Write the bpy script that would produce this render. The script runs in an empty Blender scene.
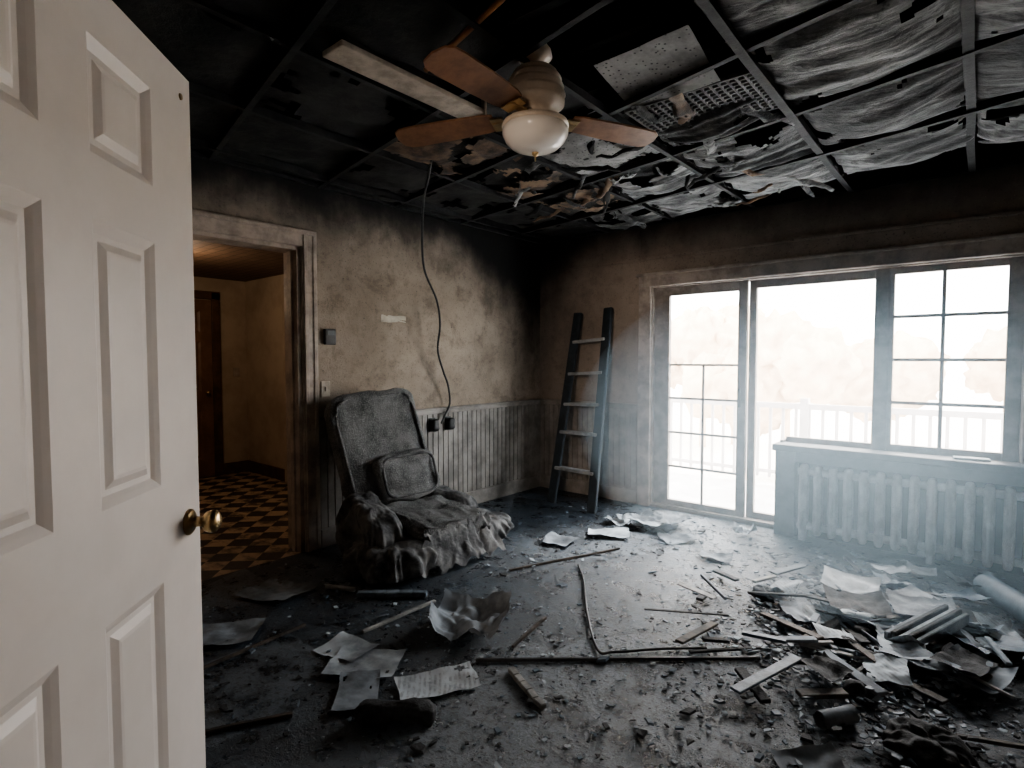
import bpy, bmesh, math, random
from mathutils import Vector, Matrix, noise
random.seed(7)
D=bpy.data
COL=bpy.context.scene.collection

# ------------------------------------------------------------------ materials
class NT:
    def __init__(s,name):
        s.m=D.materials.new(name); s.m.use_nodes=True; s.t=s.m.node_tree; s.t.nodes.clear()
        s.out=s.t.nodes.new('ShaderNodeOutputMaterial')
        s.tc=s.t.nodes.new('ShaderNodeTexCoord').outputs['Object']
        s.bs=s.t.nodes.new('ShaderNodeBsdfPrincipled'); s.t.links.new(s.bs.outputs[0],s.out.inputs[0])
    def link(s,a,b):
        if isinstance(a,(int,float)): b.default_value=a
        elif isinstance(a,(tuple,list)): b.default_value=(*a,1) if len(a)==3 else a
        else: s.t.links.new(a,b)
    def noise(s,scale,detail=6,rough=.6,dist=0,vec=None,out=0):
        n=s.t.nodes.new('ShaderNodeTexNoise'); n.inputs['Scale'].default_value=scale; n.inputs['Detail'].default_value=detail
        n.inputs['Roughness'].default_value=rough; n.inputs['Distortion'].default_value=dist
        s.t.links.new(vec or s.tc,n.inputs['Vector']); return n.outputs[out]
    def voro(s,scale,feature='F1',vec=None,out='Distance'):
        n=s.t.nodes.new('ShaderNodeTexVoronoi'); n.feature=feature; n.inputs['Scale'].default_value=scale
        s.t.links.new(vec or s.tc,n.inputs['Vector']); return n.outputs[out]
    def math(s,op,a,b=0,c=None,clamp=False):
        n=s.t.nodes.new('ShaderNodeMath'); n.operation=op; n.use_clamp=clamp
        s.link(a,n.inputs[0]); s.link(b,n.inputs[1])
        if c is not None: s.link(c,n.inputs[2])
        return n.outputs[0]
    def rng(s,v,a,b,c=0,d=1):
        n=s.t.nodes.new('ShaderNodeMapRange'); n.interpolation_type='SMOOTHSTEP' ; s.link(v,n.inputs[0])
        for i,x in enumerate((a,b,c,d)): n.inputs[i+1].default_value=x
        return n.outputs[0]
    def mix(s,f,a,b):
        n=s.t.nodes.new('ShaderNodeMix'); n.data_type='RGBA'; s.link(f,n.inputs[0]); s.link(a,n.inputs[6]); s.link(b,n.inputs[7]); return n.outputs[2]
    def sep(s,vec=None):
        n=s.t.nodes.new('ShaderNodeSeparateXYZ'); s.t.links.new(vec or s.tc,n.inputs[0]); return n.outputs
    def mapv(s,scale=(1,1,1),rot=(0,0,0)):
        n=s.t.nodes.new('ShaderNodeMapping'); n.inputs['Scale'].default_value=scale; n.inputs['Rotation'].default_value=rot
        s.t.links.new(s.tc,n.inputs[0]); return n.outputs[0]
    def bump(s,h,strength=.3,dist=.02):
        n=s.t.nodes.new('ShaderNodeBump'); n.inputs['Strength'].default_value=strength; n.inputs['Distance'].default_value=dist
        s.link(h,n.inputs['Height']); s.t.links.new(n.outputs[0],s.bs.inputs['Normal'])
    def fin(s,col,rough=.7,metal=0,spec=None):
        s.link(col,s.bs.inputs['Base Color']); s.link(rough,s.bs.inputs['Roughness']); s.link(metal,s.bs.inputs['Metallic'])
        if spec is not None: s.bs.inputs['Specular IOR Level'].default_value=spec
        return s.m

def M(name,c1,c2,scale=6,rough=.75,bump=.15,metal=0,lo=.35,hi=.65,bscale=None,bd=.01,spec=None,dist=0):
    t=NT(name); f=t.rng(t.noise(scale,8,.65,dist),lo,hi); 
    if bump: t.bump(t.noise(bscale or scale*4,8,.65),bump,bd)
    return t.fin(t.mix(f,c1,c2),rough,metal,spec)

SOOT=(.014,.013,.013)
def wallmat(name,base,base2,zlo,zhi,corner_axis,cw,cs,lim,blot=.55):
    t=NT(name); x,y,z=t.sep()
    n1=t.noise(1.6,9,.62); n2=t.noise(14,8,.7); n3=t.noise(70,5,.7); n5=t.noise(4.5,10,.72,.3); streak=t.noise(3,6,.6,vec=t.mapv((2.2,2.2,.6)))
    col=t.mix(t.rng(n1,.3,.7),base,base2)
    col=t.mix(t.rng(n5,.47,.66,0,blot),col,tuple(c*.42 for c in base2))
    col=t.mix(t.rng(n2,.52,.72,0,.55),col,tuple(c*.4 for c in base))
    col=t.mix(t.rng(n3,.58,.66,0,.7),col,(.05,.042,.036))
    spots=t.rng(t.voro(55),.06,.16,.7,0)
    spots=t.math('MULTIPLY',spots,t.rng(t.noise(2.3,3),.45,.6))
    col=t.mix(spots,col,(.52,.46,.39))
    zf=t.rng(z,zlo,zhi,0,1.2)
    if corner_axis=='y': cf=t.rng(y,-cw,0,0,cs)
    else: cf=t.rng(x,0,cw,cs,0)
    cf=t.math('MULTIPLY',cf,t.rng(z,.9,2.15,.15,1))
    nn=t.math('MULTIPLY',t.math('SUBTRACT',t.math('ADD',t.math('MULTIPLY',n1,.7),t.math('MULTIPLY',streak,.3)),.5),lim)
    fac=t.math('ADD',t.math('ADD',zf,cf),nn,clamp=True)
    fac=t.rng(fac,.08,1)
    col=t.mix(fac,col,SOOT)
    t.bump(t.math('ADD',t.math('MULTIPLY',n3,.5),n2),.4,.012)
    return t.fin(col,.82,0,.3)
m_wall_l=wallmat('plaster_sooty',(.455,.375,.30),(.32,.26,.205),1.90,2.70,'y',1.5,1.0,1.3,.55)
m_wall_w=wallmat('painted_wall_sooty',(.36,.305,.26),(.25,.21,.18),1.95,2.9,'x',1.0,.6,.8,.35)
m_wains=M('wainscot_paint',(.34,.31,.28),(.18,.165,.15),5,.6,.2)
m_trim=M('sooty_trim_paint',(.54,.45,.375),(.31,.255,.21),7,.55,.12)
m_trim2=M('window_trim_paint',(.46,.41,.37),(.25,.22,.20),8,.55,.12)
m_black=M('charred_ceiling',(.004,.004,.005),(.02,.019,.018),4,.9,.6)
m_bar=M('burnt_grid_metal',(.006,.006,.007),(.02,.02,.02),9,.8,.3)
m_door=M('white_door_paint',(.83,.78,.735),(.76,.71,.665),2.2,.42,.04)
m_brass=M('aged_brass',(.60,.44,.24),(.38,.27,.14),12,.3,.05,metal=1)
m_hole=M('dark_metal',(.02,.02,.022),(.05,.05,.05),10,.5,.1)

def floormat():
    t=NT('charred_floor')
    n1=t.noise(1.1,10,.65,.4); n2=t.noise(7,10,.7); n3=t.noise(45,8,.75); n4=t.noise(160,4,.7)
    v=t.voro(1.5,vec=t.mapv((1,1,1),(0,0,.75)),out='Color')
    vs=t.sep(v)[0]
    col=t.mix(t.rng(n2,.35,.68),(.006,.010,.016),(.028,.045,.064))
    patch=t.math('MULTIPLY',t.rng(t.noise(1.7,9,.7,.8),.53,.60),t.rng(n3,.3,.55,.35,1))
    col=t.mix(t.math('MULTIPLY',patch,.6),col,(.085,.115,.145))
    p2=t.math('MULTIPLY',t.rng(vs,.66,.68),t.rng(n2,.40,.56))
    col=t.mix(t.math('MULTIPLY',p2,.75),col,(.14,.165,.19))
    col=t.mix(t.rng(n4,.60,.66,0,.6),col,(.17,.215,.26))
    col=t.mix(t.rng(n3,.52,.60,0,.85),col,(.004,.006,.009))
    ro=t.rng(n2,.3,.7,.2,.48)
    t.bump(t.math('ADD',t.math('MULTIPLY',n4,.35),t.math('ADD',n3,t.math('MULTIPLY',n2,.8))),.65,.02)
    return t.fin(col,ro,0,.7)
m_floor=floormat()

# ------------------------------------------------------------------ mesh builder
class MB:
    def __init__(s): s.v=[]; s.f=[]; s.m=[]; s.mats=[]; s.sm=[]
    def mi(s,mat):
        if mat not in s.mats: s.mats.append(mat)
        return s.mats.index(mat)
    def add(s,vs,fs,mat,smooth=False):
        o=len(s.v); k=s.mi(mat); s.v+= [tuple(v) for v in vs]
        for f in fs: s.f.append(tuple(i+o for i in f)); s.m.append(k); s.sm.append(smooth)
    def box(s,lo,hi,mat,rot=None,bev=0,piv=None):
        bm=bmesh.new(); bmesh.ops.create_cube(bm,size=1)
        lo=Vector(lo);hi=Vector(hi); c=(lo+hi)/2; d=hi-lo
        for v in bm.verts: v.co=Vector((v.co.x*d.x,v.co.y*d.y,v.co.z*d.z))
        if bev>0: bmesh.ops.bevel(bm,geom=bm.edges[:],offset=min(bev,min(abs(d.x),abs(d.y),abs(d.z))*.45),segments=2,affect='EDGES',profile=.5)
        Mx=rot.to_4x4() if rot else Matrix.Identity(4)
        s.bm(bm,Matrix.Translation(c)@Mx,mat)
    def bm(s,bm,Mx,mat,smooth=False):
        bm.verts.ensure_lookup_table(); 
        for i,v in enumerate(bm.verts): v.index=i
        s.add([Mx@v.co for v in bm.verts],[[v.index for v in f.verts] for f in bm.faces],mat,smooth); bm.free()
    def beam(s,a,b,w,h,mat,up=(0,0,1),bev=0):
        a=Vector(a);b=Vector(b); d=(b-a); L=d.length; d.normalize()
        up=Vector(up); sx=d.cross(up)
        if sx.length<1e-4: sx=Vector((1,0,0))
        sx.normalize(); uz=sx.cross(d)
        Rm=Matrix((sx,d,uz)).transposed()
        bm=bmesh.new(); bmesh.ops.create_cube(bm,size=1)
        for v in bm.verts: v.co=Vector((v.co.x*w,v.co.y*L,v.co.z*h))
        if bev: bmesh.ops.bevel(bm,geom=bm.edges[:],offset=bev,segments=2,affect='EDGES')
        s.bm(bm,Matrix.Translation((a+b)/2)@Rm.to_4x4(),mat)
    def cyl(s,a,b,r0,r1,mat,n=20,cap=True):
        a=Vector(a);b=Vector(b);d=(b-a).normalized()
        q=d.to_track_quat('Z','Y').to_matrix()
        vs=[];fs=[]
        for k in range(2):
            c=(a,b)[k]; r=(r0,r1)[k]
            for i in range(n):
                t=2*math.pi*i/n; vs.append(c+q@Vector((r*math.cos(t),r*math.sin(t),0)))
        for i in range(n): fs.append((i,(i+1)%n,n+(i+1)%n,n+i))
        s.add(vs,fs,mat,True)
        if cap: s.add(vs,[tuple(range(n))[::-1],tuple(range(n,2*n))],mat)
    def lathe(s,c,prof,mat,n=40,axis='Z',q=None):
        c=Vector(c); vs=[];fs=[]
        for r,z in prof:
            for i in range(n):
                t=2*math.pi*i/n; p=Vector((r*math.cos(t),r*math.sin(t),z)); 
                if q: p=q@p
                vs.append(c+p)
        for k in range(len(prof)-1):
            for i in range(n): fs.append((k*n+i,k*n+(i+1)%n,(k+1)*n+(i+1)%n,(k+1)*n+i))
        s.add(vs,fs,mat,True)
    def blob(s,c,size,mat,e=.5,e2=None,nz=.0,fr=3,rot=None,res=48,seed=0,ridge=False,fold=0,kf=9,smooth=True,flat=False):
        e2=e if e2 is None else e2
        c=Vector(c); vs=[];fs=[]; nu=res; nv=res//2
        def sp(x,p): return math.copysign(abs(x)**p,x)
        for j in range(nv+1):
            ph=-math.pi/2+math.pi*j/nv
            for i in range(nu):
                th=2*math.pi*i/nu
                p=Vector((sp(math.cos(ph),e)*sp(math.cos(th),e2),sp(math.cos(ph),e)*sp(math.sin(th),e2),sp(math.sin(ph),e)))
                q=Vector((p.x*size[0]/2,p.y*size[1]/2,p.z*size[2]/2))
                nn=Vector((math.cos(ph)*math.cos(th),math.cos(ph)*math.sin(th),math.sin(ph)))
                w=q*fr+Vector((seed*7.3,seed*3.1,seed))
                if nz:
                    h=noise.fractal(w,1,2,4)
                    if ridge: h=(1-2*abs(noise.noise(w*1.3)))*.7+h*.5
                    q+=nn*h*nz
                    q+=noise.noise_vector(w*.8)*nz*.5
                if fold:
                    g=math.sin(kf*th+5*noise.noise(w*.7)+seed)+.5*math.sin(kf*2.3*th+4*noise.noise(w*.9+Vector((5,0,0)))+2*ph)
                    q+=Vector((nn.x,nn.y,.3))*g*fold*max(.15,.55-.6*math.sin(ph))*math.cos(ph)
                if rot: q=rot@q
                q=q+c
                if flat and q.z<.004: q.z=.004
                vs.append(q)
        for j in range(nv):
            for i in range(nu): fs.append((j*nu+i,j*nu+(i+1)%nu,(j+1)*nu+(i+1)%nu,(j+1)*nu+i))
        s.add(vs,fs,mat,smooth)
    def sheet(s,p00,p10,p11,p01,mat,n=24,sag=0,wr=0,wf=20,nz=.02,nf=3,tear=0,seed=0,minz=None,curl=0,wdir=0,oc=4):
        P=[Vector(p) for p in (p00,p10,p11,p01)]; vs=[];fs=[]
        for j in range(n+1):
            for i in range(n+1):
                u=i/n;v=j/n
                p=P[0]*(1-u)*(1-v)+P[1]*u*(1-v)+P[2]*u*v+P[3]*(1-u)*v
                w=p*nf+Vector((seed*5.7,seed*2.3,0))
                h=noise.fractal(w,1,2,oc); lo=noise.noise(p*2.2+Vector((seed,0,0)))
                tw=u if wdir else v
                z=-sag*math.sin(math.pi*u)**.7*math.sin(math.pi*v)**.7+nz*h
                if wr: z+=wr*(math.sin(wf*tw+5*lo+seed)+.5*math.sin(wf*2.3*tw+7*lo+2*seed))*(.6+.8*lo)
                z+=curl*(abs(2*u-1)**3+abs(2*v-1)**4*.6)*(.6+.6*noise.noise(Vector((seed,u*2,v*2))))
                p=p+Vector((nz*.5*noise.noise(w*1.7),nz*.5*noise.noise(w*1.7+Vector((9,0,0))),z))
                if minz is not None: p.z=max(p.z,minz)
                vs.append(p)
        for j in range(n):
            for i in range(n):
                u=(i+.5)/n;v=(j+.5)/n
                if tear:
                    ed=min(u,1-u,v,1-v)
                    h=noise.fractal(Vector((u*3.1+seed*3.3,v*3.1,seed*1.7)),1,2,5)
                    if h> (.95-tear)+ed*.9-.35: continue
                a=j*(n+1)+i; fs.append((a,a+1,a+n+2,a+n+1))
        s.add(vs,fs,mat,True)
    def tube(s,pts,r,mat,n=8):
        pts=[Vector(p) for p in pts]; vs=[];fs=[]
        for k,p in enumerate(pts):
            d=(pts[min(k+1,len(pts)-1)]-pts[max(k-1,0)]).normalized()
            q=d.to_track_quat('Z','Y').to_matrix()
            for i in range(n):
                t=2*math.pi*i/n; vs.append(p+q@Vector((r*math.cos(t),r*math.sin(t),0)))
        for k in range(len(pts)-1):
            for i in range(n): fs.append((k*n+i,k*n+(i+1)%n,(k+1)*n+(i+1)%n,(k+1)*n+i))
        s.add(vs,fs,mat,True)
    def obj(s,name,parent=None):
        me=D.meshes.new(name); me.from_pydata(s.v,[],s.f)
        for m in s.mats: me.materials.append(m)
        me.polygons.foreach_set('material_index',s.m); me.polygons.foreach_set('use_smooth',s.sm); me.update()
        o=D.objects.new(name,me); COL.objects.link(o)
        if parent: o.parent=parent
        return o
def empty(name):
    o=D.objects.new(name,None); COL.objects.link(o); o.empty_display_size=.1; return o
def bez(pts,k=10):
    pts=[Vector(p) for p in pts]; out=[]
    for i in range(len(pts)-1):
        p0=pts[max(i-1,0)];p1=pts[i];p2=pts[i+1];p3=pts[min(i+2,len(pts)-1)]
        for j in range(k):
            t=j/k; out.append(.5*((2*p1)+(p2-p0)*t+(2*p0-5*p1+4*p2-p3)*t*t+(3*p1-p0-3*p2+p3)*t**3))
    out.append(pts[-1]); return out
def rz(a): return Matrix.Rotation(math.radians(a),3,'Z')

# ------------------------------------------------------------------ room shell
XR=4.7; YF=-4.74; HT=2.85; T=.15
b=MB(); b.box((-.001,YF,-.1),(XR,0.02,0),m_floor); b.obj('floor')
b=MB(); b.box((-T,YF-T,HT),(XR+T,T,HT+.1),m_black); b.obj('ceiling')
DY0,DY1,DZ=-3.56,-2.64,2.07
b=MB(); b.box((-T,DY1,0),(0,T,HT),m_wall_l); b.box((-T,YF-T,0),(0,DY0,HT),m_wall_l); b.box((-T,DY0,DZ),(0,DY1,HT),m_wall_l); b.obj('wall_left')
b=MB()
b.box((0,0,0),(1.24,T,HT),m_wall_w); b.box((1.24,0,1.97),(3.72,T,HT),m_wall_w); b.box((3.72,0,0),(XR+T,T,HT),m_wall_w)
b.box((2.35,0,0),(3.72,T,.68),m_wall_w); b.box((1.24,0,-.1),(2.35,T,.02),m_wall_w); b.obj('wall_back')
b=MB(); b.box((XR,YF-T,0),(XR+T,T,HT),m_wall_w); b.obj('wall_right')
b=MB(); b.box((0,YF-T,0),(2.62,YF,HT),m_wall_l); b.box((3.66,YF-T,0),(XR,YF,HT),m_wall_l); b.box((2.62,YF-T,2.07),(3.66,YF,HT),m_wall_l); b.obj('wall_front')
m_hallw=M('hall_plaster',(.55,.45,.35),(.40,.32,.24),3,.8,.15)
b=MB()
b.box((1.9,YF-2.3,0),(2.0,YF-T,HT),m_hallw); b.box((4.4,YF-2.3,0),(4.5,YF-T,HT),m_hallw); b.box((1.9,YF-2.4,0),(4.5,YF-2.3,HT),m_hallw); b.obj('wall_entry')
b=MB(); b.box((1.9,YF-2.4,-.1),(4.5,YF,-.001),m_hallw); b.obj('floor_entry')
b=MB(); b.box((1.9,YF-2.4,HT),(4.5,YF-T,HT+.1),m_hallw); b.obj('ceiling_entry')

b=MB()
def casing(b,y0,y1):
    b.box((0,y0,0),(.022,y1,DZ+.11),m_trim,bev=.006); b.box((.02,y0+.012,0),(.034,y0+.04,DZ+.1),m_trim,bev=.004); b.box((.02,y1-.035,0),(.03,y1-.012,DZ+.1),m_trim,bev=.004)
casing(b,DY1,DY1+.115); casing(b,DY0-.115,DY0)
b.box((0,DY0-.115,DZ),(.024,DY1+.115,DZ+.115),m_trim,bev=.006); b.box((.02,DY0-.1,DZ+.08),(.036,DY1+.1,DZ+.105),m_trim,bev=.004)
b.box((-T-.02,DY1-.025,0),(0.002,DY1,DZ),m_trim); b.box((-T-.02,DY0,0),(0.002,DY0+.025,DZ),m_trim); b.box((-T-.02,DY0,DZ-.025),(0.002,DY1,DZ),m_trim)
b.box((-.09,DY1-.04,0),(-.05,DY1-.025,DZ-.025),m_trim)
b.obj('trim_doorway')
b=MB(); y=DY1+.12
while y<-.01:
    b.box((.0,y,.1),(.013,min(y+.052,-.002),.86),m_wains,bev=.004); y+=.058
b.box((.0,DY1+.115,.86),(.03,0,.9),m_wains,bev=.006); b.box((.0,DY1+.115,.895),(.045,0,.912),m_wains,bev=.005)
x=.016
while x<1.1:
    b.box((x,-.013,.1),(min(x+.052,1.12),0,.86),m_wains,bev=.004); x+=.058
b.box((.0,-.03,.86),(1.13,0,.9),m_wains,bev=.006); b.box((0,-.045,.895),(1.13,0,.912),m_wains,bev=.005)
b.obj('trim_wainscot')
b=MB(); b.box((0,DY1+.115,0),(.028,0,.13),m_wains,bev=.008); b.obj('baseboard_left')
b=MB(); b.box((0,-.028,0),(1.13,0,.13),m_wains,bev=.008); b.obj('baseboard_back')
b=MB(); b.box((1.10,-.018,2.05),(XR,0,2.2),m_wall_w,bev=.004); b.box((1.10,-.035,2.19),(XR,0,2.215),m_wall_w,bev=.006); b.box((0,-.02,2.19),(1.1,0,2.21),m_wall_w,bev=.004); b.box((1.10,-.012,2.21),(1.13,0,2.6),m_wall_w)
b.obj('trim_header')

# ------------------------------------------------------------------ window & sliding door
m_frame=M('window_frame_paint',(.36,.33,.31),(.20,.18,.165),10,.5,.12)
b=MB()
b.box((1.13,-.03,0),(1.25,.0,2.06),m_trim2,bev=.008)
b.box((1.13,-.034,1.955),(3.86,0,2.07),m_trim2,bev=.008); b.box((1.11,-.05,2.05),(3.88,0,2.075),m_trim2,bev=.006)
b.box((3.70,-.03,.64),(3.84,0,1.97),m_trim2,bev=.008)
b.box((1.24,-.01,0.02),(1.262,T,1.95),m_trim2); b.box((1.24,-.01,1.945),(3.72,T,1.97),m_trim2); b.box((3.695,-.01,.68),(3.72,T,1.95),m_trim2)
b.box((1.24,0,.02),(2.35,T,.035),m_trim2); b.box((2.33,-.01,.02),(2.352,T,.70),m_trim2)
b.obj('trim_window')
m_glass=NT('window_glass')
g=m_glass.t; tr=g.nodes.new('ShaderNodeBsdfTransparent'); gl=g.nodes.new('ShaderNodeBsdfGlossy'); gl.inputs['Roughness'].default_value=.03
mx=g.nodes.new('ShaderNodeMixShader'); mx.inputs[0].default_value=.05; g.links.new(tr.outputs[0],mx.inputs[1]); g.links.new(gl.outputs[0],mx.inputs[2]); g.links.new(mx.outputs[0],m_glass.out.inputs[0]); m_glass=m_glass.m
w=empty('door_2')
b=MB(); y0,y1=.03,.075
b.box((1.262,y0,.035),(1.40,y1,1.945),m_frame,bev=.006); b.box((1.985,y0,.035),(2.055,y1,1.945),m_frame,bev=.006)
b.box((1.40,y0+.002,.035),(1.985,y1-.002,.085),m_frame); b.box((1.40,y0+.002,1.87),(1.985,y1-.002,1.945),m_frame)
for xx in (1.70,): b.box((xx-.009,.045,.085),(xx+.009,.06,1.275),m_frame)
for zz in (1.27,.98,.68,.38): b.box((1.40,.045,zz-.009),(1.985,.06,zz+.009),m_frame)
b.box((2.0,y0-.03,.93),(2.02,y0,1.08),m_hole,bev=.004)
b.obj('frame',w)
b=MB(); b.box((1.40,.05,.085),(1.985,.054,1.87),m_glass); b.obj('glass',w)
w=empty('window_1'); b=MB(); y0,y1=.075,.12
b.box((2.056,y0,.035),(2.115,y1,1.945),m_frame,bev=.006); b.box((2.915,y0-.03,.68),(3.005,y1,1.945),m_frame,bev=.006)
b.box((2.115,y0,1.885),(2.915,y1,1.945),m_frame); b.box((2.115,y0,.035),(2.33,y1,.085),m_frame); b.box((2.352,y0,.68),(2.915,y1,.72),m_frame)
b.obj('frame',w); b=MB(); b.box((2.115,.095,.085),(2.915,.099,1.885),m_glass); b.obj('glass',w)
w=empty('window_2'); b=MB(); y0,y1=.04,.09
b.box((3.006,y0,.68),(3.03,y1,1.945),m_frame); b.box((3.615,y0,.68),(3.695,y1,1.945),m_frame,bev=.006)
b.box((3.03,y0,.68),(3.615,y1,.73),m_frame); b.box((3.03,y0,1.9),(3.615,y1,1.945),m_frame)
b.box((3.30-.011,.05,.73),(3.30+.011,.07,1.9),m_frame)
for zz in (1.02,1.315,1.61): b.box((3.03,.05,zz-.011),(3.615,.07,zz+.011),m_frame)
b.obj('frame',w); b=MB(); b.box((3.03,.058,.73),(3.615,.062,1.9),m_glass); b.obj('glass',w)
m_sill=M('charred_sill',(.05,.055,.06),(.14,.145,.15),9,.5,.4)
b=MB(); b.box((2.31,-.15,.635),(4.0,.03,.685),m_sill,bev=.01); b.box((2.33,-.12,.56),(4.0,-.0,.635),m_sill,bev=.006); b.box((2.33,-.13,.0),(2.47,-.0,.635),m_sill,bev=.006); b.obj('trim_sill')
m_rad=M('sooty_radiator_paint',(.68,.69,.70),(.40,.405,.41),7,.45,.25)
m_dark=M('dark_recess',(.02,.02,.021),(.045,.045,.047),7,.9,.2)  # near-black colour for the backing panel behind the radiator columns
b=MB(); x=2.53; k=0
while x<4.3:
    b.blob((x,-.125,.30),(.058,.13,.50),m_rad,e=.28,e2=.75,res=28,nz=.0015,fr=20,seed=k)
    b.blob((x,-.195,.30),(.030,.03,.44),m_rad,e=.5,e2=1,res=16)
    k+=1; x+=.094
b.cyl((2.49,-.12,.50),(4.34,-.12,.50),.026,.026,m_rad); b.cyl((2.49,-.12,.10),(4.34,-.12,.10),.026,.026,m_rad)
for xx in (2.53,3.282,4.22): b.box((xx-.02,-.18,0),(xx+.02,-.07,.08),m_rad,bev=.01)
b.obj('cast_iron_radiator')
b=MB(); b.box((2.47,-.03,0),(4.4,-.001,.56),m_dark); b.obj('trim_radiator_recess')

# ------------------------------------------------------------------ hallway
m_hw=M('hall_wall_warm',(.44,.35,.265),(.33,.255,.185),2,.8,.15)
t=NT('hall_tile_floor'); ck=t.t.nodes.new('ShaderNodeTexChecker'); ck.inputs['Scale'].default_value=6.5
t.t.links.new(t.mapv((1,1,1),(0,0,.78)),ck.inputs[0]); ck.inputs[1].default_value=(.50,.36,.24,1); ck.inputs[2].default_value=(.05,.038,.032,1)
n=t.noise(6,8,.7); c=t.mix(t.rng(n,.44,.64,0,.85),ck.outputs[0],(.045,.04,.036)); t.bump(t.noise(30),.3,.01); m_hf=t.fin(c,.45)
t=NT('hall_ceiling_tile'); br=t.t.nodes.new('ShaderNodeTexBrick'); br.inputs['Scale'].default_value=3; br.offset=0; br.inputs['Mortar Size'].default_value=.015
br.inputs['Color1'].default_value=(.14,.085,.052,1); br.inputs['Color2'].default_value=(.11,.065,.04,1); br.inputs['Mortar'].default_value=(.03,.018,.01,1); t.t.links.new(t.tc,br.inputs[0])
m_hc=t.fin(br.outputs[0],.7)
HX=-3.1; HY1=-1.6; HY0=-3.75
b=MB(); b.box((HX-.1,HY0-.1,-.1),(-.001,HY1,0),m_hf); b.obj('floor_hall')
b=MB(); b.box((HX-.1,HY0-.1,2.22),(-T,HY1+.1,2.3),m_hc); b.obj('ceiling_hall')
b=MB(); b.box((HX-.1,HY0-.1,0),(HX,HY1+.1,2.22),m_hw); b.obj('wall_hall_end')
b=MB(); b.box((HX,HY1,0),(-T,HY1+.1,2.22),m_hw); b.box((HX,HY0-.1,0),(-T,HY0,2.22),m_hw); b.obj('wall_hall_side')
m_hb=M('hall_dark_wood',(.12,.06,.03),(.06,.03,.016),8,.5,.2)
b=MB(); b.box((HX,HY1-.02,0),(-T,HY1,.13),m_hb,bev=.005); b.box((HX,HY0,0),(HX+.02,HY1,.13),m_hb,bev=.005); b.box((HX+.9,HY1-.03,0),(HX+1.0,HY1,2.1),m_hw,bev=.006); b.obj('baseboard_hall')

def panel_door(b,W,Hh,th,mat,cols,rows,flip=1):
    vs=[]
    xs=[0]+[c for p in cols for c in p]+[W]; zs=[0]+[r for p in rows for r in p]+[Hh]
    for side in (0,1):
        def Y(d): return -d if side==0 else -(th-d)
        for i in range(len(xs)-1):
            for j in range(len(zs)-1):
                x0,x1,z0,z1=xs[i],xs[i+1],zs[j],zs[j+1]
                if i%2==1 and j%2==1:
                    rings=[(0,0),(.012,.006),(.022,.012),(.034,.012),(.05,.004),(.058,.003)]
                    v=[];f=[]
                    for a,d in rings: v+=[(x0+a,Y(d),z0+a),(x1-a,Y(d),z0+a),(x1-a,Y(d),z1-a),(x0+a,Y(d),z1-a)]
                    for k in range(len(rings)-1):
                        for q in range(4):
                            A=k*4+q;B=k*4+(q+1)%4; f.append((A,B,B+4,A+4))
                    f.append(tuple(range(len(v)-4,len(v))))
                    vs.append((v,f))
                else: vs.append(([(x0,Y(0),z0),(x1,Y(0),z0),(x1,Y(0),z1),(x0,Y(0),z1)],[(0,1,2,3)]))
    a=[(0,0,0),(W,0,0),(W,0,Hh),(0,0,Hh)]; c=[(x,-th,z) for x,_,z in a]
    vs.append((a+c,[(0,1,5,4),(1,2,6,5),(2,3,7,6),(3,0,4,7)]))
    return vs
def place(b,parts,O,ex,ey,mat):
    O=Vector(O);ex=Vector(ex);ey=Vector(ey)
    for v,f in parts: b.add([O+ex*p[0]+ey*p[1]+Vector((0,0,p[2])) for p in v],f,mat)
dd=empty('door_3'); b=MB()
parts=panel_door(b,.80,1.96,.04,m_hb,[(.12,.36),(.44,.68)],[(.2,.75),(.95,1.5),(1.6,1.84)])
m_bd=M('brown_door_wood',(.20,.11,.065),(.13,.068,.038),4,.45,.15)
place(b,parts,(HX+.045,-2.80,.01),(0,1,0),(1,0,0),m_bd)
b.box((HX,-2.90,0),(HX+.03,-2.81,2.06),m_hb,bev=.005); b.box((HX,-1.99,0),(HX+.03,-1.90,2.06),m_hb,bev=.005); b.box((HX,-2.90,1.98),(HX+.03,-1.9,2.07),m_hb,bev=.005)
b.blob((HX+.09,-2.07,.95),(.05,.05,.05),m_brass,e=1,res=16); b.cyl((HX+.04,-2.07,.95),(HX+.09,-2.07,.95),.012,.012,m_brass)
b.box((HX,-1.76,1.12),(HX+.012,-1.69,1.22),m_trim,bev=.003)
b.obj('leaf',dd)

# ------------------------------------------------------------------ foreground white door
dd=empty('door_1')
hinge=Vector((2.657,-4.689,0)); ex=Vector((-.7275,.6865,0)).normalized(); W=.967
ey=Vector((.6865,.7275,0)).normalized()
parts=panel_door(None,W,2.02,.04,m_door,[(.194,.418),(.549,.773)],[(.24,.79),(1.016,1.57),(1.695,1.913)])
b=MB(); place(b,parts,hinge+Vector((0,0,.012)),ex,ey,m_door); b.obj('leaf',dd)
b=MB(); k=hinge+ex*(W-.062)+Vector((0,0,.905))
q=ey.to_track_quat('Z','Y').to_matrix()
b.lathe(k,[(0,0),(.033,0),(.033,.004),(.027,.009),(.014,.012),(.012,.03),(.016,.036),(.026,.044),(.0295,.056),(.028,.066),(.018,.074),(0,.076)],m_brass,32,q=q)
q2=(-ey).to_track_quat('Z','Y').to_matrix()
b.lathe(k-ey*.04,[(0,0),(.033,0),(.033,.004),(.027,.009),(.014,.012),(.012,.03),(.026,.044),(.0295,.056),(.018,.074),(0,.076)],m_brass,32,q=q2)
b.obj('knob',dd)
b=MB(); e=hinge+ex*(W+.0005); b.beam(e+Vector((0,0,.85))-ey*.02,e+Vector((0,0,.96))-ey*.02,.022,.003,m_brass,up=ex); 
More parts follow.
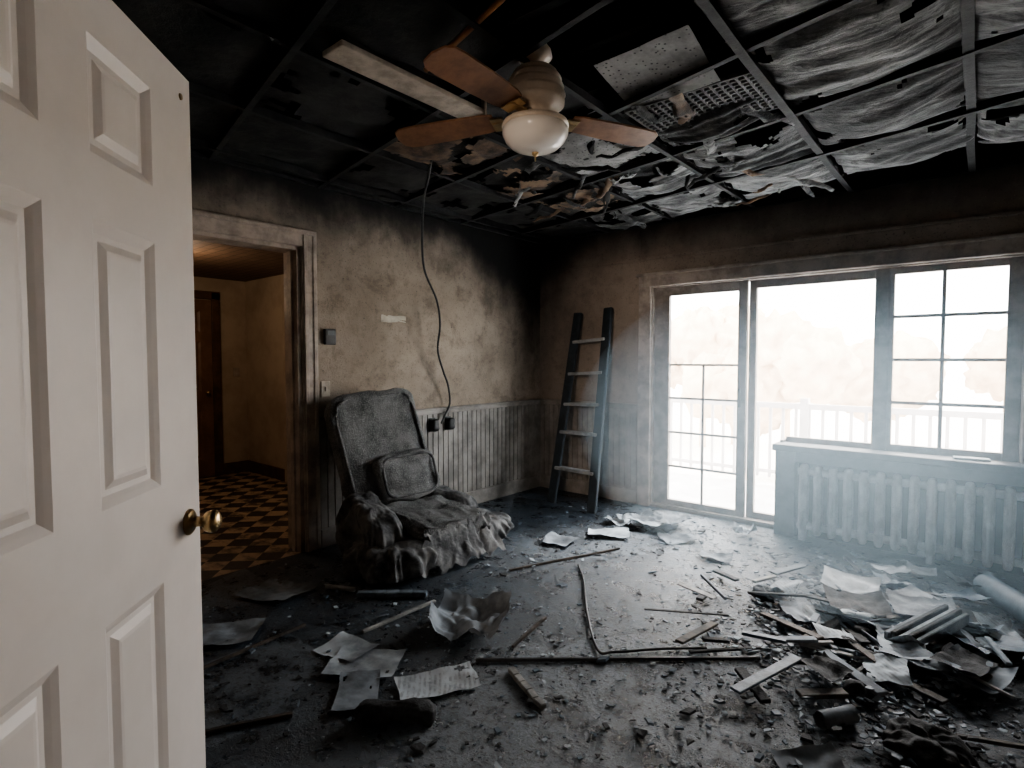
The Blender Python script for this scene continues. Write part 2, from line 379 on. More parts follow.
b.cyl(hinge+ex*(W-.05)+Vector((0,0,1.972)),hinge+ex*(W-.05)+Vector((0,0,1.972))+ey*.003,.008,.007,m_brass)
b.obj('latch_plate',dd)
b=MB()
for z in (.25,1.02,1.8): b.cyl(hinge+ey*.008+Vector((0,0,z-.05)),hinge+ey*.008+Vector((0,0,z+.05)),.009,.009,m_brass)
b.obj('hinges',dd)

# ------------------------------------------------------------------ ceiling grid, sheets
def gy(y0,x): return y0-.20*x
BX=[.2,.85,1.5,2.15,2.8,3.45,4.1]; BY=[.15,-.5,-1.15,-1.85,-2.5,-3.2,-3.9]
b=MB(); rnd=random.Random(3)
def tbar(a,c,w=.026,sag=.0,h=.04):
    a=Vector(a);c=Vector(c); N=8; pts=[]
    for i in range(N+1):
        t=i/N; p=a.lerp(c,t); p.z-=sag*math.sin(math.pi*t)+rnd.uniform(-.004,.004); p.x+=rnd.uniform(-.004,.004); p.y+=rnd.uniform(-.004,.004); pts.append(p)
    for i in range(N): b.beam(pts[i],pts[i+1],w,.006,m_bar); b.beam(pts[i]+Vector((0,0,h/2)),pts[i+1]+Vector((0,0,h/2)),.005,h,m_bar)
for i,x in enumerate(BX):
    tbar((x+.05,YF+.01,2.49),(x-.03,-.04,2.49),.036 if x in(2.8,3.45) else .026,.04 if x in (2.8,2.15) else .015,.06 if x==2.8 else .04)
for i,y0 in enumerate(BY[1:]):
    tbar((.01,y0,2.49),(4.6,gy(y0,4.6),2.49),.028,.03)
b.beam((0.02,-4.7,2.5),(.02,-.02,2.5),.03,.02,m_bar); b.beam((.02,-.03,2.5),(4.65,-.03,2.5),.03,.02,m_bar)
b.obj('ceiling_grid')
m_tile_dark=M('charred_ceiling_tile',(.005,.005,.005),(.028,.026,.024),5,.9,.7)
m_tile_tan=M('scorched_ceiling_tile',(.20,.13,.08),(.04,.03,.025),6,.85,.5)
def sheetmat():
    t=NT('sooty_insulation_sheet'); n=t.noise(1.8,8,.65,.5); n2=t.noise(26,6,.7); st=t.noise(4,5,.6,vec=t.mapv((1.2,9,3)))
    c=t.mix(t.rng(n,.36,.60),(.30,.30,.295),(.065,.065,.065)); c=t.mix(t.rng(st,.46,.62,0,.65),c,(.035,.035,.037)); c=t.mix(t.rng(n2,.56,.68,0,.6),c,(.02,.02,.02))
    t.bump(t.math('ADD',n2,st),.5,.02); return t.fin(c,.8,0,.3)
m_sheet=sheetmat()
t=NT('perforated_tile'); v=t.voro(42); dots=t.rng(v,.16,.24,1,0); n=t.noise(5,8,.7)
c=t.mix(t.rng(n,.35,.65),(.34,.33,.32),(.16,.155,.15)); c=t.mix(dots,c,(.05,.05,.05)); m_perf=t.fin(c,.85)
b=MB()
for i in range(len(BX)-1+1):
    for j in range(len(BY)-1):
        x0=0.02 if i==0 else BX[i-1]; x1=BX[i] if i<len(BX) else 4.6
        xa,xb=x0,x1
        if rnd.random()<.22 and xa<2: continue
        z=2.515; hi=BY[j]; lo=BY[j+1]
        ya1=min(gy(hi,xa),-.02);yb1=min(gy(hi,xb),-.02); ya0=gy(lo,xa);yb0=gy(lo,xb)
        if xa>=2.1: continue
        b.sheet((xa+.02,ya0+.02,z),(xb-.02,yb0+.02,z),(xb-.02,yb1-.02,z),(xa+.02,ya1-.02,z),m_tile_dark,n=14,sag=rnd.choice([0,0,.03]),nz=.02,nf=4,tear=rnd.choice([0,.25,.4]),seed=i*7+j)
for k in range(14):
    yy=-4.6+k*.36; b.box((0,yy,HT-.14),(XR,yy+.045,HT),m_tile_dark)
b.obj('charred_ceiling_panels')
b=MB()
def cell(i0,j0,mat,sag=.06,wr=.012,wf=18,tear=.25,seed=1,z=2.5,nz=.02,fx=(0,1),fy=(0,1),n=36,tilt=0,wdir=0):
    xa=BX[i0];xb=BX[i0+1]; y1=BY[j0];y0=BY[j0+1]
    X0=xa+(xb-xa)*fx[0];X1=xa+(xb-xa)*fx[1]
    A=lambda x,f:min(gy(y0,x)+(y1-y0)*f,-.02)
    b.sheet((X0+.01,A(X0,fy[0])+.01,z),(X1-.01,A(X1,fy[0])+.01,z),(X1-.01,A(X1,fy[1])-.01,z-tilt),(X0+.01,A(X0,fy[1])-.01,z-tilt),mat,n=n,sag=sag,wr=wr,wf=wf,nz=nz,nf=4,tear=tear,seed=seed,wdir=wdir,oc=3)
s=1
for i0 in (4,5):
    for j0 in (0,1,2,3,4):
        cell(i0,j0,m_sheet,sag=rnd.uniform(.04,.12),wr=rnd.uniform(.010,.020),wf=rnd.uniform(18,30),tear=rnd.choice([.05,.12,.25,.35]),seed=s); s+=1
cell(3,0,m_sheet,.05,.012,22,.3,31); cell(3,1,m_sheet,.07,.014,20,.35,32); cell(3,2,m_sheet,.07,.012,18,.45,33,fx=(0,.95),fy=(.5,1))
b.sheet((2.27,-2.60,2.52),(2.69,-2.64,2.51),(2.66,-2.24,2.47),(2.24,-2.20,2.48),m_perf,n=24,nz=.006,nf=4,tear=.03,seed=34)
cell(2,0,m_sheet,.03,.012,22,.45,35); cell(2,1,m_sheet,.05,.012,22,.6,36); cell(1,0,m_sheet,.03,.01,22,.6,37); cell(2,2,m_perf,.04,.0,22,.6,38)
cell(1,1,m_tile_tan,.03,.005,12,.65,39); cell(1,2,m_tile_tan,.05,.005,12,.75,41); cell(1,3,m_tile_tan,.03,.005,12,.7,44)
for k in range(34):
    x=rnd.uniform(.9,2.75); y=rnd.uniform(-2.0,-.3); a=rnd.uniform(0,6.28); L=rnd.uniform(.15,.42); w=rnd.uniform(.03,.1)
    d=Vector((math.cos(a),math.sin(a),0)); nn=Vector((-d.y,d.x,0))*w; p=Vector((x,y,2.49)); e=p+d*L+Vector((0,0,-rnd.uniform(.02,.09)))
    b.sheet(p,p+nn,e+nn*.5,e,rnd.choice([m_sheet,m_sheet,m_tile_tan,m_tile_dark]),n=10,sag=.02,nz=.03,nf=8,tear=.3,seed=k)
b.obj('torn_ceiling_sheets')
m_lou=M('burnt_louver',(.12,.115,.11),(.04,.04,.04),9,.7,.2)
b=MB()
for k in range(13): 
    y=-2.22+k*.034; b.box((2.2,y,2.475),(2.78,y+.010,2.495),m_lou)
for k in range(17):
    x=2.2+k*.036; b.box((x,-2.22,2.475),(x+.010,-1.80,2.495),m_lou)
b.obj('ceiling_louver')
m_fx=M('fixture_enamel',(.60,.52,.43),(.36,.30,.24),9,.6,.5)
b=MB(); b.box((1.62,-3.44,2.44),(1.75,-2.69,2.462),m_fx,bev=.004); b.box((1.635,-3.42,2.46),(1.735,-2.70,2.51),m_hole,bev=.004)
b.box((1.615,-2.70,2.43),(1.755,-2.685,2.51),m_fx,bev=.003); b.obj('fluorescent_light_fixture')
m_cop=M('copper_pipe',(.55,.27,.11),(.3,.15,.07),9,.4,.1,metal=.5)
b=MB(); b.cyl((1.80,-3.09,2.47),(2.36,-3.235,2.47),.011,.011,m_cop); b.obj('copper_pipe')

# ------------------------------------------------------------------ ceiling fan
fan=empty('ceiling_fan'); fc=Vector((2.18,-2.87,0))
m_fan=M('fan_enamel_aged',(.82,.72,.60),(.62,.52,.42),6,.4,.1)
t=NT('milk_glass'); m_bowl=t.fin((.88,.84,.78),.18); 
t=NT('fan_blade_wood'); m_blade=t.fin(t.mix(t.rng(t.noise(9,8,.7),.3,.7),(.36,.18,.09),(.19,.09,.045)),.45)
b=MB(); 
b.lathe(fc+Vector((0,0,2.25)),[(0,.27),(.045,.27),(.06,.25),(.065,.225),(.05,.21),(.028,.20),(.028,.185),(.075,.175),(.085,.165),(.082,.155),(.095,.15),(.102,.138),(.096,.13),(.104,.122),(.110,.11),(.104,.10),(.111,.092),(.116,.08),(.108,.068),(.113,.06),(.112,.045),(.09,.03),(.07,.02),(.07,-.01),(.09,-.015),(.125,-.022),(.13,-.035),(.12,-.04),(0,-.04)],m_fan)
b.obj('motor_housing',fan)
b=MB(); b.lathe(fc+Vector((0,0,2.215)),[(.118,0),(.128,-.012),(.127,-.03),(.115,-.055),(.09,-.078),(.055,-.092),(.02,-.098),(0,-.099)],m_bowl)
b.obj('light_bowl',fan)
b=MB(); b.lathe(fc+Vector((0,0,2.215)),[(0,-.096),(.014,-.098),(.012,-.106),(.006,-.112),(0,-.114)],m_brass,16); b.cyl(fc+Vector((.0,0,2.10)),fc+Vector((0,0,2.085)),.003,.003,m_brass); b.obj('finial',fan)
for kk,ang in enumerate((62,202,276)):
    b=MB(); a=math.radians(ang); d=Vector((math.cos(a),math.sin(a),0)); nrm=Vector((-d.y,d.x,0)); tiltv=(nrm+Vector((0,0,.2 if kk else -.12))).normalized()
    base=fc+Vector((0,0,2.255)); Lr=(.93,1.02,1.0)[kk]
    prof=[(.16,.045),(.20,.055),(.35,.063),(.50,.066),(.55,.062),(.575,.045),(.585,.0)]
    vs=[];fs=[]
    for r,w_ in prof:
        for sg in (-1,1):
            for hz in (0,.007): vs.append(base+d*r*Lr+tiltv*w_*sg+Vector((0,0,hz-.02*(r/.6))))
    for k in range(len(prof)-1):
        o=k*4; fs+=[(o,o+2,o+6,o+4),(o+1,o+5,o+7,o+3),(o,o+4,o+5,o+1),(o+2,o+3,o+7,o+6)]
    fs+=[(0,1,3,2)]
    b.add(vs,fs,m_blade)
    b.beam(base+d*.07+Vector((0,0,-.004)),base+d*.17+Vector((0,0,-.012)),.03,.008,m_brass); b.beam(base+d*.15+tiltv*-.04+Vector((0,0,-.012)),base+d*.15+tiltv*.04+Vector((0,0,-.012)),.05,.006,m_brass)
    b.obj('blade_%d'%(kk+1),fan)

# ------------------------------------------------------------------ cable, thermostat, outlets
m_rub=M('melted_cable_rubber',(.012,.012,.013),(.03,.03,.03),20,.5,.2)
b=MB(); b.tube(bez([(1.0,-2.35,2.52),(.86,-2.26,2.43),(.7,-2.156,2.36),(.5,-2.0,2.2),(.35,-1.853,1.98),(.2,-1.6,1.787),(.13,-1.50,1.6),(.12,-1.517,1.394),(.10,-1.44,1.22),(.08,-1.368,1.10),(.06,-1.33,.95),(.05,-1.374,.853),(.05,-1.42,.78)]),.008,m_rub)
b.tube(bez([(1.0,-2.35,2.5),(1.3,-2.5,2.54),(1.7,-2.75,2.52)]),.007,m_rub)
b.obj('hanging_cable')
o=empty('wall_outlet')
b=MB()
for y in (-1.49,-1.31): b.box((.0,y-.035,.715),(.02,y+.035,.83),m_hole,bev=.006); b.blob((.045,y,.77),(.07,.075,.1),m_rub,e=.6,nz=.01,fr=14,res=24,seed=y)
b.obj('melted_plugs',o)
b=MB(); b.box((0,-2.475,1.42),(.03,-2.39,1.53),m_hole,bev=.006); b.box((.03,-2.46,1.485),(.033,-2.405,1.515),M('lcd_dead',(.12,.13,.13),(.08,.09,.09),5,.2,0),bev=.001); b.obj('thermostat')
m_pl=M('switch_plastic',(.6,.52,.42),(.4,.33,.26),14,.4,.1)
b=MB(); b.box((0,-2.50,1.055),(.008,-2.43,1.165),m_pl,bev=.003); b.box((.008,-2.472,1.095),(.018,-2.458,1.125),m_pl,bev=.002); b.obj('light_switch')
b=MB(); b.sheet((.012,-1.99,1.60),(.012,-1.76,1.605),(.02,-1.76,1.65),(.02,-1.99,1.66),M('torn_label_paper',(.75,.7,.6),(.55,.5,.42),9,.8,.1),n=12,nz=.012,nf=8,tear=.25,seed=3); b.obj('torn_paper_strip')

# ------------------------------------------------------------------ ladder
m_lad=M('ladder_rail_sooty',(.032,.045,.058),(.015,.022,.028),8,.45,.3)
m_rung=M('ladder_rung_metal',(.40,.42,.44),(.19,.21,.22),8,.4,.2)
lad=empty('ladder')
L0=Vector((.50,-.47,.0));L1=Vector((.52,-.075,1.76)); R0=Vector((.97,-.53,.0));R1=Vector((.85,-.075,1.79))
for a,c,nm in ((L0,L1,'rail_1'),(R0,R1,'rail_2')):
    b=MB(); b.beam(a,c,.085,.035,m_lad,up=(0,-.97,.2),bev=.005); b.obj(nm,lad)
b=MB()
for t_ in (.18,.365,.51,.67,.84,):
    b.beam(L0.lerp(L1,t_),R0.lerp(R1,t_),.07,.028,m_rung,up=(0,0,1),bev=.004)
b.obj('rungs',lad)

# ------------------------------------------------------------------ recliner
t=NT('burnt_upholstery'); n=t.noise(5,9,.7); n2=t.noise(120,4,.7)
c=t.mix(t.rng(n,.38,.62),(.26,.26,.255),(.11,.11,.11)); c=t.mix(t.rng(n2,.5,.62,0,.7),c,(.38,.38,.37)); t.bump(t.math('ADD',n2,t.math('MULTIPLY',n,2)),.8,.014); m_uph=t.fin(c,.95,0,.1)
t=NT('scorched_cloth'); n=t.noise(6,9,.7,.4)
c=t.mix(t.rng(n,.38,.62),(.22,.218,.215),(.065,.065,.067)); t.bump(t.noise(40),.5,.012); m_cloth=t.fin(c,.85,0,.2)
rc=empty('recliner_armchair')
def rot3(rx=0,ry=0,rzz=0): return Matrix.Rotation(math.radians(rzz),3,'Z')@Matrix.Rotation(math.radians(ry),3,'Y')@Matrix.Rotation(math.radians(rx),3,'X')
cy=-2.17; A=-4
Rb=rot3(7,-17,A-8); bc=Vector((.30,cy-.05,.70))
b=MB(); b.blob(bc,(.14,.66,.80),m_uph,e=.28,nz=.02,fr=6,rot=Rb,res=90,seed=1)
q=[]
for k in range(65):
    tt=2*math.pi*k/64; cx=math.copysign(abs(math.cos(tt))**.3,math.cos(tt)); sx=math.copysign(abs(math.sin(tt))**.3,math.sin(tt))
    q.append(bc+Rb@Vector((.066+.008*math.sin(k),cx*.292,sx*.36)))
b.tube(q,.011,m_uph,10)
b.obj('backrest',rc)
b=MB(); b.blob((.46,cy+.05,.51),(.13,.48,.32),m_uph,e=.38,nz=.03,fr=6,rot=rot3(3,-16,A-6),res=70,seed=2); 
q=[]
Rp=rot3(3,-16,A-6)
for k in range(49):
    tt=2*math.pi*k/48; cx=math.copysign(abs(math.cos(tt))**.4,math.cos(tt)); sx=math.copysign(abs(math.sin(tt))**.4,math.sin(tt))
    q.append(Vector((.46,cy+.05,.51))+Rp@Vector((.062,cx*.20,sx*.135)))
b.tube(q,.010,m_cloth); b.obj('lumbar_pillow',rc)
b=MB(); b.box((.48,cy-.22,.20),(.98,cy+.28,.32),m_uph,rot=rot3(0,5,A),bev=.045); b.sheet((.52,cy-.2,.345),(1.0,cy-.2,.30),(1.0,cy+.27,.30),(.52,cy+.27,.345),m_uph,n=30,nz=.02,nf=6,wr=.008,wf=14,seed=5); b.obj('seat',rc)
b=MB(); b.box((.22,cy-.32,.05),(.86,cy+.36,.20),m_hole,bev=.02); b.obj('base',rc)
b=MB(); b.blob((.56,cy-.34,.20),(.54,.24,.42),m_cloth,e=.55,nz=.03,fr=5,rot=rot3(0,10,A-6),res=190,seed=4,fold=.030,kf=9,flat=True)
b.blob((.74,cy-.34,.10),(.54,.40,.26),m_cloth,e=.75,nz=.035,fr=5,res=170,seed=9,fold=.042,kf=11,flat=True); b.obj('arm_left',rc)
b=MB(); b.blob((.48,cy+.42,.18),(.50,.22,.33),m_cloth,e=.55,nz=.03,fr=5,rot=rot3(0,10,A+6),res=190,seed=5,fold=.03,kf=9,flat=True)
b.blob((.66,cy+.52,.09),(.52,.46,.21),m_cloth,e=.8,nz=.035,fr=5,res=170,seed=11,fold=.042,kf=11,flat=True); b.obj('arm_right',rc)
b=MB(); b.sheet((.97,cy-.24,.27),(.99,cy+.30,.28),(1.08,cy+.40,.03),(1.02,cy-.3,.03),m_cloth,n=60,wr=.028,wf=34,nz=.04,nf=6,tear=.2,seed=3,minz=.006,wdir=1); b.obj('front_flap',rc)

# ------------------------------------------------------------------ floor debris
m_ch=M('charcoal',(.008,.009,.010),(.04,.042,.046),30,.75,.6)
m_ash=M('ash_grey',(.18,.22,.26),(.08,.10,.12),20,.85,.4)
m_chip=M('plaster_chip',(.46,.52,.57),(.28,.32,.355),20,.85,.3)
m_bl=M('blue_grey_shard',(.10,.145,.19),(.045,.07,.095),20,.5,.3)
rd=random.Random(11)
def shard(b,x,y,s,mat,zo=0):
    n=rd.choice([3,4,4,5]); a0=rd.random()*6.28; h=s*rd.uniform(.06,.3); el=rd.uniform(.25,1); ra=rd.random()*3.14
    tilt=rd.uniform(-.3,.3); pts=[]
    for k in range(n):
        a=a0+2*math.pi*k/n+rd.uniform(-.3,.3); r=s*rd.uniform(.6,1); px=r*math.cos(a); pyy=r*math.sin(a)*el
        pts.append((px*math.cos(ra)-pyy*math.sin(ra),px*math.sin(ra)+pyy*math.cos(ra)))
    zb=abs(tilt)*s+.001+zo
    vs=[(x+p[0],y+p[1],max(.001,zb+tilt*p[0])) for p in pts]+[(x+p[0]*.85,y+p[1]*.85,max(.002,zb+tilt*p[0])+h) for p in pts]
    fs=[tuple(range(n))[::-1],tuple(range(n,2*n))]+[(k,(k+1)%n,n+(k+1)%n,n+k) for k in range(n)]
    b.add(vs,fs,mat)
b=MB()
def scatter(N,fx,fy,smin,smax,ws):
    for _ in range(N):
        x=fx();y=fy()
        if x<.1 or x>4.6 or y>-.16 or y<-4.6: continue
        if x<1.05 and -2.6<y<-1.4: continue
        s=smin*(smax/smin)**(rd.random()**2.6); shard(b,x,y,s,rd.choices([m_ch,m_ash,m_chip,m_bl],ws)[0])
U=rd.uniform; G=rd.gauss
scatter(8500,lambda:U(.1,4.4),lambda:U(-4.3,-.1),.0022,.018,[3,3,1.8,3])
scatter(2600,lambda:G(3.1,.38),lambda:G(-1.6,.6),.003,.038,[5,3,1.8,3])
scatter(1800,lambda:G(2.75,.5),lambda:G(-2.5,.45),.002,.020,[4,3,2.4,3])
scatter(1100,lambda:G(1.6,.5),lambda:G(-.6,.3),.003,.028,[4,3,2,2])
scatter(1500,lambda:G(1.5,.5),lambda:G(-3.0,.4),.002,.026,[5,2,2,1])
scatter(800,lambda:G(1.1,.3),lambda:G(-1.6,.4),.003,.028,[5,3,1,1])
for _ in range(70):
    x=U(.6,3.9);y=U(-3.9,-.4)
    if x<1.15 and -2.65<y<-1.4: continue
    shard(b,x,y,U(.02,.05),rd.choice([m_ch,m_ash,m_bl,m_ch]))
b.obj('floor_debris')

t=NT('newsprint_paper'); w_=t.t.nodes.new('ShaderNodeTexWave'); w_.bands_direction='DIAGONAL'; w_.inputs['Scale'].default_value=22; w_.inputs['Distortion'].default_value=1; t.t.links.new(t.tc,w_.inputs[0])
n=t.noise(4,8,.7); tx=t.math('MULTIPLY',t.rng(w_.outputs[1],.4,.6),t.rng(t.noise(30),.4,.6,0,.5))
c=t.mix(tx,(.46,.51,.55),(.15,.15,.155)); c=t.mix(t.rng(n,.48,.68,0,.8),c,(.09,.095,.10)); m_news=t.fin(c,.8)
m_paper=M('sooty_paper',(.46,.51,.55),(.20,.225,.25),5,.8,.1)
m_gpap=M('grey_burnt_paper',(.26,.295,.33),(.09,.102,.115),5,.8,.2)
m_wood=M('charred_wood',(.09,.07,.055),(.02,.018,.016),12,.7,.5)
m_lwood=M('pale_wood_stick',(.36,.36,.35),(.17,.17,.165),12,.7,.3)
def paperto(b,x,y,w,h,a,mat,curl=.02,nz=.03,tear=.03,seed=1,z=.008,n=22,nf=6,tl=0):
    R_=rz(a)@Matrix.Rotation(tl,3,'X'); c=Vector((x,y,z))
    P=[c+R_@Vector(p) for p in ((-w/2,-h/2,0),(w/2,-h/2,0),(w/2,h/2,0),(-w/2,h/2,0))]
    b.sheet(*P,mat,n=n,nz=nz,nf=nf,curl=curl,tear=tear,seed=seed,minz=.004,oc=3)
def paper(name,*a,**k):
    b=MB(); paperto(b,*a,**k); return b.obj(name)
PP=[(.52,-3.10,.34,.26,20,m_gpap,.015,.02),(1.53,-3.22,.30,.22,35,m_paper,.01,.012),(1.36,-3.20,.24,.18,10,m_paper,.01,.012),(1.88,-3.12,.32,.17,62,m_news,.012,.012),(1.68,-3.36,.26,.16,-40,m_gpap,.01,.012),
 (1.40,-.98,.3,.2,30,m_paper,.02,.02),(1.22,-1.36,.22,.2,10,m_gpap,.02,.02),(1.85,-.75,.26,.16,50,m_gpap,.02,.03),(.8,-3.5,.3,.24,50,m_gpap,.01,.015),(2.2,-.95,.2,.14,15,m_gpap,.02,.02),(3.14,-2.66,.2,.14,40,m_gpap,.03,.03)]
for k,(x,y,w,h,a,m,cu,nz) in enumerate(PP): paper('sheet_of_paper' if k==0 else 'sheet_of_paper.%03d'%k,x,y,w,h,a,m,cu,nz,.02,k+2,z=.012)
b=MB()
for x,y,w,h,a,m,z in ((1.42,-.52,.3,.22,60,m_gpap,.02),(1.58,-.62,.36,.2,10,m_paper,.04),(1.68,-.42,.26,.2,-30,m_gpap,.05),(1.3,-.66,.2,.14,30,m_paper,.02)): paperto(b,x,y,w,h,a,m,.03,.05,.05,int(x*50),z=z)
b.obj('paper_heap')
paper('crumpled_newspaper',1.64,-2.68,.36,.36,32,m_gpap,.09,.05,.01,70,z=.04,n=50,nf=8)
paper('crumpled_newspaper.001',2.18,-.32,.14,.12,30,m_paper,.05,.05,.05,79,z=.03,n=24,nf=14)
b=MB(); rr=random.Random(21)
for k in range(38):
    x=rr.gauss(3.22,.30); y=rr.gauss(-1.45,.45); 
    if y>-.3 or y<-2.4 or x>4.1 : continue
    w=rr.uniform(.12,.30); paperto(b,x,y,w,w*rr.uniform(.5,.8),rr.uniform(0,180),rr.choice([m_gpap,m_gpap,m_paper,m_bl,m_ch,m_news]),rr.uniform(.01,.04),rr.uniform(.015,.045),.04,k,z=rr.uniform(.012,.09),tl=rr.uniform(-.25,.25),n=18)
for k in range(60):
    x=rr.gauss(3.1,.34); y=rr.gauss(-1.5,.45); a=rr.uniform(0,3.14); L=rr.uniform(.08,.42); z=rr.uniform(.012,.07)
    if y>-.4 or y<-2.4: continue
    d=Vector((math.cos(a),math.sin(a),rr.uniform(-.1,.1)))*L/2; c=Vector((x,y,z+abs(d.z)))
    b.beam(c-d,c+d,rr.uniform(.012,.05),rr.uniform(.006,.018),rr.choice([m_wood,m_ch,m_lwood,m_gpap,m_bl,m_ch]),bev=.002)
for k in range(9):
    x=rr.gauss(3.15,.3); y=rr.gauss(-1.5,.3); sz=rr.uniform(.05,.10)
    b.blob((x,y,sz*.25),(sz,sz*.7,sz*.6),rr.choice([m_ch,m_ch,m_ash]),e=.7,nz=sz*.25,fr=1.8/sz,res=32,seed=k,ridge=True,flat=True)
for k in range(1500):
    x=rr.gauss(3.12,.30); y=rr.gauss(-1.6,.44); shard(b,x,y,rr.uniform(.004,.03),rr.choice([m_ch,m_ash,m_bl,m_chip,m_ch]),zo=rr.uniform(0,.03))
b.blob((3.42,-2.36,.035),(.22,.18,.08),m_ch,e=.8,nz=.03,fr=16,rot=rz(15),res=72,seed=8,ridge=True,flat=True)
for k in range(200):
    shard(b,rr.gauss(3.40,.11),rr.gauss(-2.33,.10),rr.uniform(.008,.035),rr.choice([m_ch,m_ash,m_ch,m_bl]),zo=rr.uniform(0,.06))
for k in range(5):
    o_=Vector((.026*k,-.008*k,.012*(k%2))); b.beam(Vector((3.22,-1.62,.06))+o_,Vector((3.39,-1.19,.09))+o_,.02,.055,[m_gpap,m_ch,m_paper,m_ch,m_gpap][k],bev=.003)
b.obj('debris_pile')
def stick(name,a,c,w,h,mat,lift=0): 
    b=MB(); a=Vector((*a,h/2+.002));c=Vector((*c,h/2+.002+lift)); N=5; rr=random.Random(name+str(a.x))
    pts=[a.lerp(c,i/N)+Vector((rr.uniform(-1,1)*w*.15,rr.uniform(-1,1)*w*.15,0)) for i in range(N+1)]
    for i in range(N): b.beam(pts[i],pts[i+1],w*rr.uniform(.85,1.1),h,mat,bev=min(w,h)*.15)
    return b.obj(name)
stick('wood_lath',(1.28,-3.06),(1.28,-2.60),.022,.012,m_lwood)
stick('metal_rod',(1.87,-2.89),(2.81,-2.07),.014,.014,m_hole)
stick('burnt_stick',(2.04,-2.85),(2.30,-2.97),.03,.02,m_lwood)
stick('burnt_stick.001',(1.92,-2.70),(1.86,-2.37),.016,.014,m_wood)
stick('burnt_stick.002',(1.05,-3.9),(1.0,-3.2),.015,.014,m_wood)
stick('burnt_stick.003',(.66,-2.88),(.84,-2.80),.03,.02,m_lwood)
stick('burnt_stick.004',(.90,-2.84),(1.2,-2.58),.05,.03,m_ash)
stick('burnt_stick.005',(1.45,-3.9),(1.62,-3.6),.02,.015,m_wood)
stick('burnt_stick.008',(1.3,-2.0),(1.62,-1.2),.015,.012,m_wood)
b=MB(); b.tube(bez([(1.58,-1.65,.008),(1.75,-1.85,.01),(2.0,-2.2,.01),(2.23,-2.47,.01),(2.30,-2.44,.01),(2.45,-2.28,.012),(2.60,-2.14,.01)]),.006,m_hole); b.obj('bent_wire')
b=MB(); b.blob((1.93,-3.37,.035),(.30,.07,.07),m_ch,e=.5,e2=.4,nz=.012,fr=16,rot=rz(38),res=40,seed=3); b.obj('charred_log')
def rollobj(name,a,c,r,mat,turns=3):
    b=MB(); a=Vector(a);c=Vector(c); d=(c-a).normalized(); q=d.to_track_quat('Z','Y').to_matrix(); N=90
    vs=[];fs=[]
    for i in range(N+1):
        t_=i/N*turns*2*math.pi; rr=r*(.3+.7*i/N)
        for p in (a,c): vs.append(p+q@Vector((rr*math.cos(t_),rr*math.sin(t_),0)))
    for i in range(N): fs.append((2*i,2*i+2,2*i+3,2*i+1))
    b.add(vs,fs,mat,True); return b.obj(name)
rollobj('rolled_magazine',(3.12,-2.42,.037),(3.20,-2.30,.037),.035,m_gpap)
rollobj('rolled_carpet',(3.56,-.58,.072),(3.82,-1.05,.072),.07,m_bl,4)
b=MB(); b.box((3.38,-.10,.688),(3.56,-.02,.70),m_paper,rot=rz(8),bev=.002); b.obj('paper_on_sill')

# ------------------------------------------------------------------ smoke haze (real volumes in the room)
def haze(name,c,size,dens,col,an=.2):
    m=D.materials.new(name+'_volume'); m.use_nodes=True; nt=m.node_tree; nt.nodes.clear()
    v=nt.nodes.new('ShaderNodeVolumeScatter'); v.inputs['Color'].default_value=(*col,1); v.inputs['Density'].default_value=dens; v.inputs['Anisotropy'].default_value=an
    o=nt.nodes.new('ShaderNodeOutputMaterial'); nt.links.new(v.outputs[0],o.inputs['Volume'])
    b=MB(); b.blob(c,size,m,e=1,res=40); return b.obj(name)
haze('smoke_haze',(2.95,-1.2,.95),(3.0,2.3,1.85),.23,(.62,.84,1.0),.3)

# ------------------------------------------------------------------ outdoors
m_deck=M('balcony_deck',(.75,.74,.73),(.6,.59,.58),5,.8,.1); m_rail=M('balcony_rail_paint',(.75,.74,.74),(.65,.64,.64),5,.7,.05)
b=MB(); b.box((-3,T,-.2),(8,2.1,-.08),m_deck); b.obj('balcony_floor')
b=MB(); b.box((-3,1.98,.78),(8,2.04,.84),m_rail); b.box((-3,1.99,.05),(8,2.03,.09),m_rail)
x=-3
while x<8: b.box((x,2.0,.0),(x+.03,2.02,.8),m_rail); x+=.13
for x in (-2,0,2,4,6): b.box((x,1.97,-.08),(x+.08,2.05,.9),m_rail)
b.obj('balcony_railing')
m_gr=M('outdoor_ground',(.8,.78,.74),(.7,.68,.65),1,.9,0)
b=MB(); b.box((-80,2.1,-3.2),(80,120,-3),m_gr); b.obj('ground_outside')
m_tree=M('autumn_foliage',(.80,.66,.50),(.62,.49,.36),2,.9,0)  # leaf colour lightened to stand in for outdoor haze and glare
rt=random.Random(5)
b=MB()
for k in range(26):
    x=-32+k*2.2+rt.uniform(-1,1); y=rt.uniform(16,26); h=rt.uniform(3.4,5.6)
    b.cyl((x,y,-3),(x,y,h-2.5),.18,.1,m_tree,8)
    for q in range(3): b.blob((x+rt.uniform(-1.2,1.2),y+rt.uniform(-1,1),h-3.2+rt.uniform(-.6,.6)),(rt.uniform(2,3.2),)*3,m_tree,e=1,nz=.35,fr=2.5,res=36,seed=k*5+q)
b.obj('autumn_tree_line')

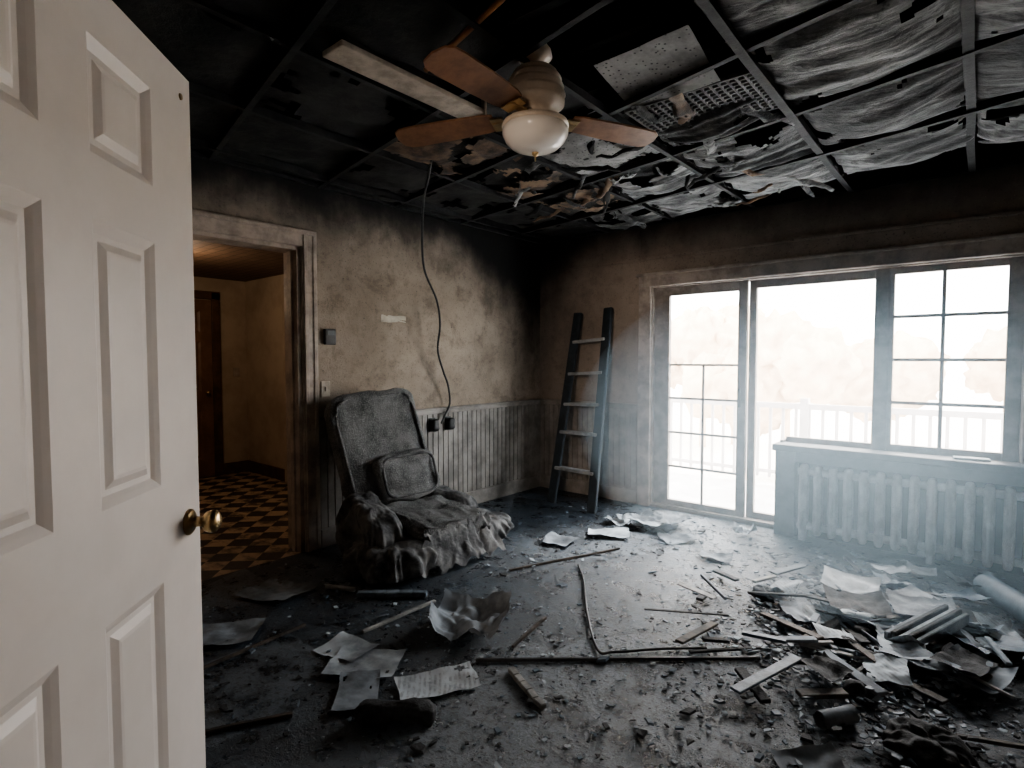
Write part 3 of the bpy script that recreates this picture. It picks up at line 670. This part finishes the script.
# ------------------------------------------------------------------ light
W_=D.worlds.new('world'); bpy.context.scene.world=W_; W_.use_nodes=True
bg=W_.node_tree.nodes['Background']; bg.inputs[0].default_value=(.92,.965,1,1); bg.inputs[1].default_value=20
def area(name,loc,rot,sx,sy,power,col,portal=False):
    l=D.lights.new(name,'AREA'); l.shape='RECTANGLE'; l.size=sx; l.size_y=sy; l.energy=power; l.color=col
    o=D.objects.new(name,l); o.location=loc; o.rotation_euler=rot; COL.objects.link(o)
    if portal: l.cycles.is_portal=True
    return o
area('window_portal',(2.48,.16,1.0),(math.radians(-90),0,0),2.5,1.95,1,(1,1,1),True)
l=D.lights.new('sun','SUN'); l.energy=7; l.color=(1,.98,.95); l.angle=math.radians(14); o=D.objects.new('sun',l); COL.objects.link(o)
o.rotation_euler=Vector((-.28,-1,-.95)).to_track_quat('-Z','Y').to_euler()
def point(name,loc,p,col,r=.1):
    l=D.lights.new(name,'POINT'); l.energy=p; l.color=col; l.shadow_soft_size=r; o=D.objects.new(name,l); o.location=loc; COL.objects.link(o)
point('hall_lamp',(-1.6,-2.9,1.95),15,(1,.78,.56),.12)
l=D.lights.new('entry_lamp','SPOT'); l.energy=640; l.color=(1,.82,.67); l.spot_size=math.radians(50); l.spot_blend=.9; l.shadow_soft_size=.25
o=D.objects.new('entry_lamp',l); o.location=(3.35,-6.2,2.0); COL.objects.link(o); o.rotation_euler=(Vector((2.1,-4.2,1.65))-Vector((3.35,-6.2,2.0))).to_track_quat('-Z','Y').to_euler()
try: bpy.context.scene.view_settings.look='AgX - Medium High Contrast'
except Exception as ex_: print(ex_)

# ------------------------------------------------------------------ camera
f=562.5
R=Vector((.762,.648,0)).normalized(); Fh=Vector((-.648,.762,0)).normalized(); p=math.radians(2.54)
F=Fh*math.cos(p)-Vector((0,0,1))*math.sin(p); Uv=Fh*math.sin(p)+Vector((0,0,1))*math.cos(p); C=Vector((3.545,-4.614,1.32))
cam=D.cameras.new('camera'); co=D.objects.new('camera',cam); COL.objects.link(co)
cam.lens=36*f/1024; cam.sensor_width=36; cam.clip_start=.02; cam.clip_end=300
co.matrix_world=Matrix(((R.x,Uv.x,-F.x,C.x),(R.y,Uv.y,-F.y,C.y),(R.z,Uv.z,-F.z,C.z),(0,0,0,1)))
bpy.context.scene.camera=co
